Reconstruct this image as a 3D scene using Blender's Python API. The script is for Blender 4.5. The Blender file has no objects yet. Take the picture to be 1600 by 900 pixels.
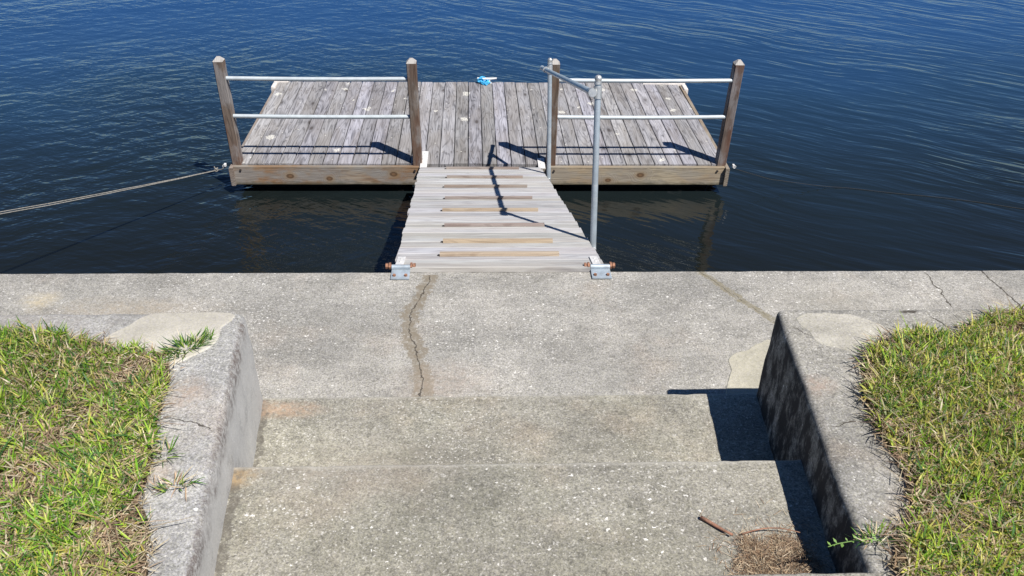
import bpy, bmesh, math, random
import numpy as np
from mathutils import Vector, Matrix, noise as mnoise
from math import radians, sin, cos, pi

random.seed(7)
rng = np.random.default_rng(11)
scene = bpy.context.scene
C = scene.collection

# ------------------------------------------------------------------ camera
cam_data = bpy.data.cameras.new('camera')
cam_data.sensor_width = 36.0
cam_data.lens = 36.0 * 1275.5 / 1600.0
cam_data.clip_start = 0.05
cam_data.clip_end = 3000.0
cam = bpy.data.objects.new('camera', cam_data)
C.objects.link(cam)
Rv = Vector((0.99925, -0.034034, 0.01845)); Uv = Vector((0.004077, 0.566453, 0.824084)); Fv = Vector((0.038498, 0.823391, -0.566167))
cam.matrix_world = Matrix(((Rv.x, Uv.x, -Fv.x, 0), (Rv.y, Uv.y, -Fv.y, 0), (Rv.z, Uv.z, -Fv.z, 2.57), (0, 0, 0, 1)))
scene.camera = cam

# ------------------------------------------------------------------ sky, sun, exposure
SUN = Vector((0.4544, -0.4379, 1.0)).normalized()      # towards the sun
world = bpy.data.worlds.new('World')
scene.world = world
world.use_nodes = True
wn = world.node_tree
sky = wn.nodes.new('ShaderNodeTexSky')
sky.sky_type = 'NISHITA'
sky.sun_disc = False
sky.sun_elevation = math.asin(SUN.z)
sky.sun_rotation = math.atan2(SUN.x, SUN.y)
sky.air_density = 0.85
sky.dust_density = 0.0
sky.ozone_density = 5.0
tint = wn.nodes.new('ShaderNodeMix'); tint.data_type = 'RGBA'; tint.blend_type = 'MULTIPLY'
tint.inputs[0].default_value = 1.0; tint.inputs[7].default_value = (.72, .93, 1.14, 1)
wn.links.new(sky.outputs[0], tint.inputs[6]); wn.links.new(tint.outputs[2], wn.nodes['Background'].inputs[0])
wn.nodes['Background'].inputs[1].default_value = 0.05
sd = bpy.data.lights.new('sun', 'SUN')
sd.energy = 5.0
sd.angle = radians(0.53)
sd.color = (1.0, 0.955, 0.90)
sun = bpy.data.objects.new('sun', sd)
C.objects.link(sun)
sun.rotation_euler = (-SUN).to_track_quat('-Z', 'Y').to_euler()
sun.location = SUN * 30
scene.view_settings.view_transform = 'Standard'
scene.view_settings.look = 'None'
scene.view_settings.exposure = 0.40
scene.view_settings.gamma = 1.0
scene.view_settings.use_curve_mapping = False

# ------------------------------------------------------------------ node helpers
class NT:
    def __init__(self, name):
        self.m = bpy.data.materials.new(name)
        self.m.use_nodes = True
        self.t = self.m.node_tree
        self.b = self.t.nodes['Principled BSDF']
    def n(self, typ, **kw):
        nd = self.t.nodes.new(typ)
        for k, v in kw.items():
            setattr(nd, k, v)
        return nd
    def put(self, sock, v):
        if v is None: return
        if hasattr(v, 'is_linked') or isinstance(v, bpy.types.NodeSocket):
            self.t.links.new(v, sock)
        else:
            if isinstance(v, (tuple, list)) and len(v) == 3 and sock.type == 'RGBA':
                v = (*v, 1)
            sock.default_value = v
    def math(self, op, a, b=None, c=None, clamp=False):
        nd = self.n('ShaderNodeMath', operation=op, use_clamp=clamp)
        self.put(nd.inputs[0], a); self.put(nd.inputs[1], b)
        if c is not None: self.put(nd.inputs[2], c)
        return nd.outputs[0]
    def vmath(self, op, a, b=None):
        nd = self.n('ShaderNodeVectorMath', operation=op)
        self.put(nd.inputs[0], a); self.put(nd.inputs[1], b)
        return nd.outputs['Value'] if op in ('LENGTH', 'DOT_PRODUCT', 'DISTANCE') else nd.outputs[0]
    def coord(self):
        return self.n('ShaderNodeTexCoord').outputs['Object']
    def attr(self, name, out='Vector'):
        nd = self.n('ShaderNodeAttribute', attribute_name=name)
        return nd.outputs[out]
    def sep(self, v):
        nd = self.n('ShaderNodeSeparateXYZ'); self.put(nd.inputs[0], v)
        return nd.outputs[0], nd.outputs[1], nd.outputs[2]
    def comb(self, x, y, z):
        nd = self.n('ShaderNodeCombineXYZ')
        for i, s in enumerate((x, y, z)): self.put(nd.inputs[i], s)
        return nd.outputs[0]
    def mapping(self, v, scale=(1, 1, 1), rot=(0, 0, 0), loc=(0, 0, 0)):
        nd = self.n('ShaderNodeMapping')
        self.put(nd.inputs[0], v); nd.inputs[1].default_value = loc
        nd.inputs[2].default_value = rot; nd.inputs[3].default_value = scale
        return nd.outputs[0]
    def aniso(self, v, ang, fa, fc, loc=(0, 0, 0)):
        """rotate so x runs along the crest at ang degrees, then stretch: fa cycles/m along, fc across"""
        nd = self.n('ShaderNodeMapping', vector_type='TEXTURE')
        self.put(nd.inputs[0], v); nd.inputs[1].default_value = loc
        nd.inputs[2].default_value = (0, 0, radians(ang)); nd.inputs[3].default_value = (1 / fa, 1 / fc, 1)
        return nd.outputs[0]
    def noise(self, v, scale, detail=4, rough=0.55, dist=0.0, col=False):
        nd = self.n('ShaderNodeTexNoise')
        self.put(nd.inputs['Vector'], v); self.put(nd.inputs['Scale'], scale)
        nd.inputs['Detail'].default_value = detail; nd.inputs['Roughness'].default_value = rough
        nd.inputs['Distortion'].default_value = dist
        return nd.outputs['Color' if col else 'Fac']
    def voro(self, v, scale, out='Distance', feature='F1', rand=1.0):
        nd = self.n('ShaderNodeTexVoronoi', feature=feature)
        self.put(nd.inputs['Vector'], v); nd.inputs['Scale'].default_value = scale
        nd.inputs['Randomness'].default_value = rand
        return nd.outputs[out]
    def step(self, v, lo, hi, a=0.0, b=1.0):
        nd = self.n('ShaderNodeMapRange')
        nd.interpolation_type = 'SMOOTHSTEP' if isinstance(lo, (int, float)) and isinstance(hi, (int, float)) and lo < hi else 'LINEAR'
        for i, s in enumerate((v, lo, hi, a, b)): self.put(nd.inputs[i], s)
        return nd.outputs[0]
    def mix(self, f, a, b, mode='MIX'):
        nd = self.n('ShaderNodeMix', data_type='RGBA', blend_type=mode)
        self.put(nd.inputs[0], f); self.put(nd.inputs[6], a); self.put(nd.inputs[7], b)
        return nd.outputs[2]
    def ramp(self, v, stops):
        nd = self.n('ShaderNodeValToRGB')
        self.put(nd.inputs[0], v)
        e = nd.color_ramp.elements
        while len(e) < len(stops): e.new(0.5)
        for k, (p, c) in enumerate(stops):
            e[k].position = p; e[k].color = (*c, 1) if len(c) == 3 else c
        return nd.outputs[0]
    def bump(self, h, strength, dist, normal=None):
        nd = self.n('ShaderNodeBump')
        self.put(nd.inputs['Height'], h); nd.inputs['Strength'].default_value = strength
        nd.inputs['Distance'].default_value = dist
        if normal is not None: self.put(nd.inputs['Normal'], normal)
        return nd.outputs[0]
    def path(self, along, across, pts, wid, jit):
        """1 inside a band of half-width wid round the curve across = f(along), 0 outside."""
        pts = sorted(pts)
        a0, a1 = pts[0][0], pts[-1][0]
        b0 = min(p[1] for p in pts) - .01; b1 = max(p[1] for p in pts) + .01
        t = self.n('ShaderNodeMapRange')
        for i, s in enumerate((along, a0, a1, 0, 1)): self.put(t.inputs[i], s)
        fc = self.n('ShaderNodeFloatCurve')
        cv = fc.mapping.curves[0]
        while len(cv.points) < len(pts): cv.points.new(.5, .5)
        for k, (a, b) in enumerate(pts):
            cv.points[k].location = ((a - a0) / (a1 - a0), (b - b0) / (b1 - b0))
            cv.points[k].handle_type = 'VECTOR'
        fc.mapping.update()
        self.put(fc.inputs[1], t.outputs[0])
        x = self.math('MULTIPLY_ADD', fc.outputs[0], b1 - b0, b0)
        x = self.math('ADD', x, jit)
        d = self.math('ABSOLUTE', self.math('SUBTRACT', across, x))
        band = self.step(d, wid, self.math('MULTIPLY', wid, .8))
        inr = self.math('MULTIPLY', self.math('GREATER_THAN', along, a0), self.math('LESS_THAN', along, a1))
        return self.math('MULTIPLY', band, inr)
    def done(self, color, rough=0.9, normal=None, spec=0.3, metal=0.0):
        self.put(self.b.inputs['Base Color'], color)
        self.put(self.b.inputs['Roughness'], rough)
        self.put(self.b.inputs['Specular IOR Level'], spec)
        self.put(self.b.inputs['Metallic'], metal)
        if normal is not None: self.put(self.b.inputs['Normal'], normal)
        return self.m

# ------------------------------------------------------------------ materials: concrete
def concrete(name, base, dark, warm=0.25, shells=0.5, cracks=(), bands=(), blobs=(), shade_blotch=False, green=0.0, lichen=0.0, coarse=1.0, lip=0.0, rg=1.0, parge_lift=None, worn_edge_light=()):
    k = NT(name)
    co = k.coord()
    x, y, z = k.sep(co)
    big = k.noise(co, 1.3, 5, .6)
    mid = k.noise(k.mapping(co, loc=(3, 7, 1)), 6.5, 6, .65)
    pit = k.noise(co, 48, 3, .6)
    grain = k.noise(co, 165, 3, .7)
    col = k.mix(k.step(big, .36, .66), dark, base)
    col = k.mix(k.math('MULTIPLY', k.step(mid, .45, .70), .55), col, tuple(c * .80 for c in dark))
    col = k.mix(k.math('MULTIPLY', k.step(k.noise(k.mapping(co, loc=(9, 2, 5)), 2.2, 5, .6), .54, .72), warm),
                col, (base[0] * 1.13, base[1] * .93, base[2] * .78))
    if green:
        col = k.mix(k.math('MULTIPLY', k.step(k.noise(k.mapping(co, loc=(1, 12, 5)), 1.7, 4, .6), .42, .62), green),
                    col, (base[0] * .80, base[1] * .84, base[2] * .68))
    # exposed sand, pits and shell aggregate
    grain = k.noise(co, 120, 4, .8)
    sp = k.step(grain, .36, .64, 1 - .20 * rg, 1 + .16 * rg)
    col = k.mix(1.0, col, k.comb(sp, sp, sp), 'MULTIPLY')
    q1, q2, q3 = k.sep(k.voro(co, 230, 'Color'))
    pe = k.math('MULTIPLY_ADD', q1, .56 * rg, 1 - .28 * rg)
    col = k.mix(1.0, col, k.comb(pe, pe, k.math('MULTIPLY', pe, k.math('MULTIPLY_ADD', q2, .12, .94))), 'MULTIPLY')
    mo = k.step(k.noise(k.mapping(co, loc=(8, 8, 2), scale=(.7, 1.5, 1)), 13, 6, .78), .36, .64, 1 - .09 * rg, 1 + .07 * rg)
    mo = k.math('MULTIPLY', mo, k.step(k.noise(k.mapping(co, loc=(2, 5, 2), scale=(.8, 1.3, 1)), 2.6, 5, .65), .36, .62, .84, 1.07))
    col = k.mix(1.0, col, k.comb(mo, mo, mo), 'MULTIPLY')
    pp = k.step(pit, .30, .46, 1 - .30 * rg, 1.0)
    col = k.mix(1.0, col, k.comb(pp, pp, pp), 'MULTIPLY')
    warp = k.vmath('ADD', k.mapping(co, scale=(.8, 1.1, 1)), k.vmath('MULTIPLY', k.vmath('SUBTRACT', k.noise(co, 55, 3, .7, col=True), (.5, .5, .5)), (.028, .028, .028)))
    dens = k.step(k.noise(k.mapping(co, loc=(4, 4, 4)), 1.9, 4, .6), .40, .62, .12, 1.0)
    r1, g1, b1 = k.sep(k.voro(warp, 40, 'Color'))
    rad1 = k.math('MULTIPLY_ADD', b1, .15, .04)
    mask1 = k.math('MULTIPLY', k.math('LESS_THAN', k.voro(warp, 40), rad1), k.math('GREATER_THAN', r1, 1 - .75 * shells))
    mask1 = k.math('MULTIPLY', mask1, k.math('GREATER_THAN', dens, g1))
    v2 = k.voro(warp, 100); r2, g2, b2 = k.sep(k.voro(warp, 100, 'Color'))
    mask2 = k.math('MULTIPLY', k.step(v2, .42, .2), k.math('MULTIPLY', k.math('GREATER_THAN', r2, 1 - .34 * shells), k.math('MULTIPLY_ADD', dens, .6, .4)))
    mask3 = k.math('MULTIPLY', k.step(v2, .45, .25), k.math('LESS_THAN', r2, .26))
    col = k.mix(k.math('MULTIPLY', mask3, .6 * rg), col, tuple(c * .42 for c in dark))
    col = k.mix(k.math('MULTIPLY', mask2, .75), col, (.70, .68, .63))
    col = k.mix(k.math('MULTIPLY', mask1, k.math('MULTIPLY_ADD', g1, .5, .5)), col, (.84, .82, .77))
    jn = k.math('MULTIPLY_ADD', k.noise(co, 9, 4, .6), .07, -.035)
    jn2 = k.math('MULTIPLY_ADD', k.noise(co, 22, 3, .6), .03, -.015)
    jj = k.math('ADD', jn, jn2)
    h = k.math('ADD', k.math('MULTIPLY', grain, .6), k.math('MULTIPLY', pit, .6))
    h = k.math('ADD', h, k.math('MULTIPLY', mask1, .15))
    for (axis, pts, wid, c, f) in bands:
        al, ac = (y, x) if axis == 'y' else (x, y)
        wv = k.math('MULTIPLY_ADD', k.noise(co, 14, 3, .6), wid * 1.2, wid * .4)
        j2 = k.math('MULTIPLY_ADD', k.noise(co, 5, 2, .5), .03, -.015)
        wn_ = k.math('MULTIPLY', k.step(k.noise(k.mapping(co, loc=(6, 3, 1)), 24, 5, .75), .30, .66, .45, 1.35), wid)
        mk = k.path(al, ac, pts, wn_, jj)
        mk = k.math('MULTIPLY', mk, k.step(k.noise(co, 26, 5, .8), .34, .58, .30, 1.0))
        col = k.mix(k.math('MULTIPLY', mk, f), col, c)
    for (cx, cy, rr, c, f) in blobs:
        d = k.vmath('DISTANCE', co, (cx, cy, rr[2]))
        dx = k.math('DIVIDE', k.math('SUBTRACT', x, cx), rr[0])
        dy = k.math('DIVIDE', k.math('SUBTRACT', y, cy), rr[1])
        r = k.math('SQRT', k.math('ADD', k.math('MULTIPLY', dx, dx), k.math('MULTIPLY', dy, dy)))
        r = k.math('ADD', r, k.math('MULTIPLY_ADD', k.noise(co, 11, 5, .65), 1.5, -.75))
        mk = k.math('MULTIPLY', k.step(r, 1.15, .2), k.step(k.noise(co, 38, 4, .75), .36, .60, .25, 1.0))
        col = k.mix(k.math('MULTIPLY', mk, f), col, c)
    for (wy, wc) in worn_edge_light:   # worn nosing, with the thin light on its edge painted in pale
        wd = k.math('ABSOLUTE', k.math('SUBTRACT', y, wy))
        wd = k.math('ADD', wd, k.math('MULTIPLY_ADD', k.noise(co, 20, 4, .7), .03, -.015))
        wm = k.step(wd, .018, .0)
        col = k.mix(k.math('MULTIPLY', wm, .5), col, wc)
    if parge_lift:   # smoother, paler coat on the vertical face, colour lightened to offset grazing sun
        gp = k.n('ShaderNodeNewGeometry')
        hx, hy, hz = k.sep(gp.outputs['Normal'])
        col = k.mix(k.math('MULTIPLY', k.step(hz, .5, .15), k.step(k.noise(co, 8, 4, .7), .30, .50, .35, .68)), col, parge_lift)
    if lip:   # black film under the rounded lip
        ln = k.math('ADD', z, k.math('MULTIPLY_ADD', k.noise(k.mapping(co, scale=(1, 1, .5)), 9, 5, .7), .12, -.06))
        lm = k.math('MULTIPLY', k.step(ln, .575, .635), k.step(ln, .705, .672))
        lm = k.math('MULTIPLY', lm, k.math('LESS_THAN', y, 2.53))
        geo2 = k.n('ShaderNodeNewGeometry')
        gx, gy, gz = k.sep(geo2.outputs['Normal'])
        lm = k.math('MULTIPLY', lm, k.step(gz, .97, .75))
        lm = k.math('MULTIPLY', lm, k.step(k.noise(co, 45, 4, .8), .38, .58, .15, 1))
        lm = k.math('MULTIPLY', lm, k.step(k.noise(k.mapping(co, loc=(1, 6, 0)), 5, 3, .6), .34, .60, .25, 1))
        col = k.mix(k.math('MULTIPLY', lm, lip), col, (.12, .095, .085))
    if shade_blotch:   # blotches on the vertical faces, painted darker to deepen the shade there
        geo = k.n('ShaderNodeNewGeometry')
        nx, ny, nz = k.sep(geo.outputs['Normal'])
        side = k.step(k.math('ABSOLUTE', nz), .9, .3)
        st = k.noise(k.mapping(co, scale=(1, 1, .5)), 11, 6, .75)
        col = k.mix(k.math('MULTIPLY', k.math('MULTIPLY', side, k.step(st, .38, .56)), shade_blotch), col, (.045, .042, .04))
    if lichen:
        li = k.step(k.noise(k.mapping(co, loc=(5, 1, 8)), 7.5, 6, .7), .60, .70)
        col = k.mix(k.math('MULTIPLY', li, lichen), col, (.10, .095, .085))
    for (axis, pts, wid) in cracks:
        al, ac = (y, x) if axis == 'y' else (x, y)
        mk = k.path(al, ac, pts, wid, jj)
        brk = k.step(k.noise(k.mapping(co, loc=(2, 3, 9)), 12, 2, .5), .32, .46)
        mk = k.math('MULTIPLY', mk, brk)
        col = k.mix(k.math('MULTIPLY', mk, .85), col, (.055, .047, .038))
        h = k.math('SUBTRACT', h, k.math('MULTIPLY', mk, 1.2))
    nrm = k.bump(h, .32, .005)
    return k.done(col, .93, nrm, .2)

CR1 = [(2.62, -.27), (2.875, -.273), (3.03, -.288), (3.18, -.316), (3.336, -.365), (3.50, -.373), (3.68, -.318), (3.79, -.292), (3.87, -.286)]
CR2 = [(3.30, 1.60), (3.428, 1.549), (3.556, 1.475), (3.697, 1.388), (3.846, 1.296), (3.90, 1.27)]
CR3 = [(3.54, 2.575), (3.69, 2.587), (3.885, 2.577)]
CR4 = [(3.30, 2.99), (3.56, 2.959), (3.905, 2.919)]
M_walk = concrete('walkway_concrete', (.375, .358, .322), (.300, .290, .264), warm=.22, shells=.95,
                  cracks=[('y', CR1, .0036), ('y', CR3, .005), ('y', CR4, .006), ('y', CR2, .0022)],
                  bands=[('y', CR1, .050, (.205, .175, .130), .95), ('y', CR2, .03, (.22, .195, .135), .9)],
                  blobs=[(-.17, 2.95, (.26, .16, 0), (.43, .345, .28), .35), (-1.85, 3.55, (.5, .12, 0), (.36, .30, .22), .5),
                         (-2.35, 3.63, (.11, .09, 0), (.50, .42, .27), .6), (1.95, 3.6, (.4, .2, 0), (.30, .28, .23), .4)])
Y0W, Y1W = 2.59, 1.978
M_step = concrete('step_concrete', (.325, .308, .260), (.262, .250, .212), warm=.25, shells=.75, green=.15, worn_edge_light=[(Y1W, (.46, .44, .39)), (Y0W, (.45, .43, .38))],
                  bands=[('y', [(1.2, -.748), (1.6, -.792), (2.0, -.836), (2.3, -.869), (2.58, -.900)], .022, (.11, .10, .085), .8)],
                 blobs=[(-.82, 2.52, (.20, .06, 0), (.47, .31, .20), .55), (-.45, 2.05, (.40, .3, 0), (.33, .285, .235), .5),
                         (-.83, 1.93, (.07, .06, 0), (.42, .29, .15), .65)])
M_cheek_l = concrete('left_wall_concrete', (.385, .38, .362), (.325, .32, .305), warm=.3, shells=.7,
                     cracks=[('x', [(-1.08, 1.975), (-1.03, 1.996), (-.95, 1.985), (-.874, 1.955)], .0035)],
                     lip=.85, parge_lift=(.60, .585, .55),
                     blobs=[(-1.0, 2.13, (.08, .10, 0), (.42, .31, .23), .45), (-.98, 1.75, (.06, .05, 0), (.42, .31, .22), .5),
                            (-1.75, 2.52, (.4, .10, 0), (.24, .22, .20), .7), (-1.35, 2.56, (.10, .06, 0), (.17, .16, .15), .5)], shade_blotch=.05)
M_cheek_r = concrete('right_wall_concrete', (.345, .330, .292), (.275, .265, .238), warm=.3, shells=.6,
                     cracks=[('x', [(1.205, 2.46), (1.214, 2.456), (1.305, 2.395), (1.388, 2.356)], .003),
                             ('x', [(1.57, 2.592), (1.60, 2.588), (1.677, 2.569), (1.755, 2.566), (1.821, 2.462), (1.83, 2.42)], .0065),
                             ('x', [(1.10, 1.93), (1.17, 1.925), (1.25, 1.95)], .003)],
                     blobs=[(1.19, 2.14, (.07, .06, 0), (.40, .28, .21), .4), (1.36, 2.565, (.12, .025, 0), (.17, .165, .155), .6)],
                     shade_blotch=1.0)
M_patch = concrete('repair_mortar', (.54, .51, .44), (.46, .435, .375), warm=.05, shells=.05, rg=.3)
M_patch_y = concrete('old_repair_mortar', (.44, .415, .335), (.41, .39, .32), warm=.1, shells=.08, rg=.35)
M_patch_r = concrete('wall_repair_mortar', (.43, .41, .35), (.39, .37, .32), warm=.1, shells=.15, rg=.5)
M_seawall = concrete('seawall_concrete', (.26, .24, .20), (.17, .16, .13), warm=.3, shells=.4, green=.5)

# ------------------------------------------------------------------ materials: wood
def wood(name, light, dark, brown=(.2, .12, .07), brown_amt=0.0, grain=1.0, var=0.35, knots=(), nails=None, dropping=0.0, ring=1.0, rnd_knots=0.0, blotch=0.0, grey=0.0, wet=0.0):
    """bco attribute = (length, width, thickness) inside the board, brnd = random per board."""
    k = NT(name)
    b = k.attr('bco'); r = k.attr('brnd', 'Fac')
    off = k.comb(k.math('MULTIPLY', r, 37.0), k.math('MULTIPLY', r, 11.0), k.math('MULTIPLY', r, 5.0))
    bl, ba, bt = k.sep(b)
    p = k.vmath('ADD', b, off)
    warp = None
    kd = None
    for (kl, ka, kr) in knots:
        dl = k.math('DIVIDE', k.math('SUBTRACT', bl, kl), kr * 1.5)
        da = k.math('DIVIDE', k.math('SUBTRACT', ba, ka), kr)
        d = k.math('SQRT', k.math('ADD', k.math('MULTIPLY', dl, dl), k.math('MULTIPLY', da, da)))
        kd = d if kd is None else k.math('MINIMUM', kd, d)
    base = k.noise(k.mapping(p, scale=(.9, 8.0, 3.0)), 1.0, 2, .5)
    if kd is not None:
        base = k.math('ADD', base, k.math('MULTIPLY', k.step(kd, 3.2, 0.0), .55))
    rings = k.math('SINE', k.math('MULTIPLY', base, 95.0 * ring))
    rings = k.step(rings, .15, 1.0)
    fine = k.noise(k.mapping(p, scale=(5, 150, 60)), 1.0, 3, .65)
    streak = k.noise(k.mapping(p, scale=(2.2, 34, 20)), 1.0, 4, .65)
    tone = k.noise(k.mapping(p, scale=(1.4, 5, 5)), 1.0, 4, .6)
    f = k.math('ADD', k.math('MULTIPLY', rings, .34 * grain), k.math('MULTIPLY', k.step(fine, .35, .7), .33 * grain))
    f = k.math('ADD', f, k.math('MULTIPLY', k.step(streak, .40, .72), .42 * grain))
    f = k.math('ADD', f, k.math('MULTIPLY', k.step(tone, .35, .75), .30))
    col = k.mix(k.math('MULTIPLY', f, .85, clamp=True), light, dark)
    if brown_amt:
        bm = k.noise(k.mapping(p, scale=(1.6, 7, 4), loc=(4, 4, 4)), 1.0, 4, .6)
        col = k.mix(k.math('MULTIPLY', k.step(bm, .38, .64), brown_amt), col, brown)
    if grey:
        gm = k.noise(k.mapping(p, scale=(2.3, 5, 4), loc=(8, 1, 4)), 1.0, 5, .65)
        col = k.mix(k.math('MULTIPLY', k.step(gm, .44, .60), grey), col, k.mix(k.step(fine, .3, .7), (.36, .345, .335), (.19, .18, .175)))
    if wet:
        wl = k.math('ADD', ba, k.math('MULTIPLY_ADD', k.noise(k.mapping(p, scale=(9, 9, 9)), 1.0, 4, .7), .07, -.035))
        col = k.mix(k.math('MULTIPLY', k.step(wl, -.055, -.088), wet), col, (.075, .07, .045))
        col = k.mix(k.math('MULTIPLY', k.step(wl, .07, .092), wet * .6), col, (.12, .11, .09))
    # each board its own brightness
    v = k.math('MULTIPLY_ADD', k.math('FRACT', k.math('MULTIPLY', r, 7.31)), var, 1 - var * .5)
    v2 = k.math('MULTIPLY_ADD', k.math('FRACT', k.math('MULTIPLY', r, 3.77)), .10, .95)
    col = k.mix(1.0, col, k.comb(v, k.math('MULTIPLY', v, 1.0), k.math('MULTIPLY', v, v2)), 'MULTIPLY')
    h = k.math('SUBTRACT', 1.0, k.math('ADD', k.math('MULTIPLY', rings, .4), k.math('MULTIPLY', fine, .8)))
    if rnd_knots:
        vv = k.mapping(p, scale=(2.1, 5.5, 1))
        vd = k.voro(vv, 1.0); vr, vg, vb = k.sep(k.voro(vv, 1.0, 'Color'))
        m = k.math('MULTIPLY', k.step(vd, .13, .06), k.math('GREATER_THAN', vr, 1 - rnd_knots))
        halo = k.math('MULTIPLY', k.step(vd, .30, .12), k.math('GREATER_THAN', vr, 1 - rnd_knots))
        col = k.mix(k.math('MULTIPLY', halo, .4), col, tuple(c * .8 for c in dark))
        col = k.mix(k.math('MULTIPLY', m, .75), col, (.05, .04, .035))
    if kd is not None:
        col = k.mix(k.math('MULTIPLY', k.step(kd, 2.0, .9), .5), col, (.30, .20, .10))
        col = k.mix(k.math('MULTIPLY', k.step(kd, 1.05, .75), .85), col, (.10, .055, .03))
        col = k.mix(k.math('MULTIPLY', k.step(kd, .55, .3), .8), col, (.22, .13, .07))
    if blotch:
        bo = k.noise(k.mapping(k.coord(), loc=(3, 1, 2)), 3.2, 5, .7)
        col = k.mix(k.math('MULTIPLY', k.step(bo, .56, .72), blotch), col, tuple(c * .55 for c in dark))
    if nails:
        pitch, across, rad = nails
        fl = k.math('MULTIPLY', k.math('SUBTRACT', k.math('FRACT', k.math('DIVIDE', k.math('ADD', bl, k.math('MULTIPLY', r, .03)), pitch)), .5), pitch)
        fa = k.math('SUBTRACT', k.math('ABSOLUTE', ba), across)
        d = k.math('SQRT', k.math('ADD', k.math('MULTIPLY', fl, fl), k.math('MULTIPLY', fa, fa)))
        col = k.mix(k.math('MULTIPLY', k.step(d, rad, rad * .5), .8), col, (.045, .035, .03))
        # rusty bleeding below each nail
        d2 = k.math('SQRT', k.math('ADD', k.math('MULTIPLY', k.math('MULTIPLY', fl, fl), .12), k.math('MULTIPLY', fa, fa)))
        col = k.mix(k.math('MULTIPLY', k.step(d2, rad * 1.6, rad * .4), .25), col, (.09, .07, .06))
    if dropping:
        co = k.coord()
        wco = k.vmath('ADD', co, k.vmath('MULTIPLY', k.vmath('SUBTRACT', k.noise(co, 16, 4, .6, col=True), (.5, .5, .5)), (.13, .13, 0)))
        vd = k.voro(k.mapping(wco, scale=(1, .75, 0)), 5.5); vr, vg, vb = k.sep(k.voro(k.mapping(wco, scale=(1, .75, 0)), 5.5, 'Color'))
        X, Y, Z = k.sep(co)
        far = k.step(Y, 7.9, 9.4, .10, .46)
        rad = k.math('MULTIPLY_ADD', vg, .22, .06)
        m = k.math('MULTIPLY', k.math('LESS_THAN', vd, rad), k.math('LESS_THAN', vr, far))
        m = k.math('MULTIPLY', m, k.step(k.noise(co, 70, 3, .7), .40, .55))
        sp = k.voro(co, 26); sr, sg, sb = k.sep(k.voro(co, 26, 'Color'))
        m2 = k.math('MULTIPLY', k.step(sp, .22, .12), k.math('LESS_THAN', sr, .05))
        m = k.math('MAXIMUM', m, m2)
        col = k.mix(k.math('MULTIPLY', m, dropping), col, (.70, .68, .60))
    nrm = k.bump(h, .5, .003)
    return k.done(col, .88, nrm, .2)

M_deck = wood('weathered_deck_wood', (.395, .390, .410), (.085, .083, .092), brown=(.215, .19, .165), brown_amt=.4, var=.36, grain=1.15,
              nails=(.56, .042, .0085), dropping=.85, rnd_knots=.28, ring=.8, blotch=.35)
M_ramp = wood('bleached_ramp_wood', (.52, .525, .52), (.23, .22, .225), brown=(.385, .345, .305), brown_amt=.45, var=.20,
              grain=.9, rnd_knots=.15, ring=.7, blotch=.1)
M_cleat_grey = wood('weathered_batten_wood', (.33, .29, .255), (.15, .12, .105), brown=(.22, .155, .125), brown_amt=.5, var=.4)
M_cleat_tan = wood('tan_batten_wood', (.42, .35, .265), (.24, .18, .13), brown=(.29, .21, .15), brown_amt=.35, var=.25)
M_fascia_l = wood('brown_fascia_wood', (.40, .335, .27), (.15, .11, .085), brown=(.26, .135, .06), brown_amt=.85, var=.1, ring=.8, grey=.8, wet=.7,
                  knots=[(.55, -.005, .028), (.93, -.03, .024), (1.56, .018, .028)])
M_fascia_r = wood('pale_fascia_wood', (.50, .43, .32), (.24, .20, .15), brown=(.34, .22, .13), brown_amt=.45, var=.1, ring=.7, grey=.45, wet=.7,
                  knots=[(.61, -.045, .022), (.93, .012, .028)])
M_fascia = wood('grey_fascia_wood', (.30, .27, .23), (.12, .10, .085), brown=(.2, .13, .08), brown_amt=.4, var=.2)
M_post = wood('brown_post_wood', (.205, .160, .128), (.052, .038, .031), brown=(.13, .058, .036), brown_amt=.7, var=.18, ring=.55, rnd_knots=.5, grey=.65)
M_post_top = wood('bleached_post_top_wood', (.46, .44, .41), (.20, .18, .16), var=.1, rnd_knots=.3)

# ------------------------------------------------------------------ materials: metal, plastic, rope, soil, plants
def plain(name, col, rough=.5, metal=0.0, var=.2, scale=20, dirt=None, dirt_amt=.0, bump=.1, spec=.5):
    k = NT(name)
    co = k.coord()
    n1 = k.noise(co, scale, 4, .6)
    c = k.mix(k.step(n1, .3, .7), tuple(v * (1 - var) for v in col), tuple(min(1, v * (1 + var)) for v in col))
    if dirt:
        c = k.mix(k.math('MULTIPLY', k.step(k.noise(k.mapping(co, loc=(5, 5, 5)), scale * 1.7, 5, .7), .52, .66), dirt_amt), c, dirt)
    return k.done(c, k.step(n1, .2, .8, rough * .85, min(1, rough * 1.15)), k.bump(k.noise(co, scale * 6, 3, .6), bump, .002), spec, metal)
M_pipe = plain('painted_grey_pipe', (.40, .46, .50), .38, .35, .10, 9, (.60, .62, .62), .5, spec=.6)
M_fit = plain('galvanised_fitting', (.50, .51, .50), .42, .55, .16, 30, (.68, .67, .63), .4, spec=.6)
M_rail = plain('pale_grey_rail_pipe', (.50, .55, .57), .45, .15, .08, 12, (.38, .42, .45), .3)
M_plate = plain('grey_painted_plate', (.36, .42, .47), .45, .25, .14, 25, (.30, .20, .14), .15)
M_strap = plain('white_strap', (.66, .65, .63), .55, .05, .12, 30, (.33, .25, .2), .3)
M_rust = plain('rusty_bolt', (.30, .15, .09), .75, .2, .4, 60, (.12, .06, .05), .6, bump=.4)
M_bump = plain('white_corner_bumper', (.66, .62, .57), .6, 0, .12, 25, (.48, .36, .30), .4)
M_black = plain('black_float_plastic', (.012, .012, .013), .6, 0, .3, 8)
M_bolt = plain('dark_bolt_head', (.07, .06, .055), .6, .4, .3, 60)
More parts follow.
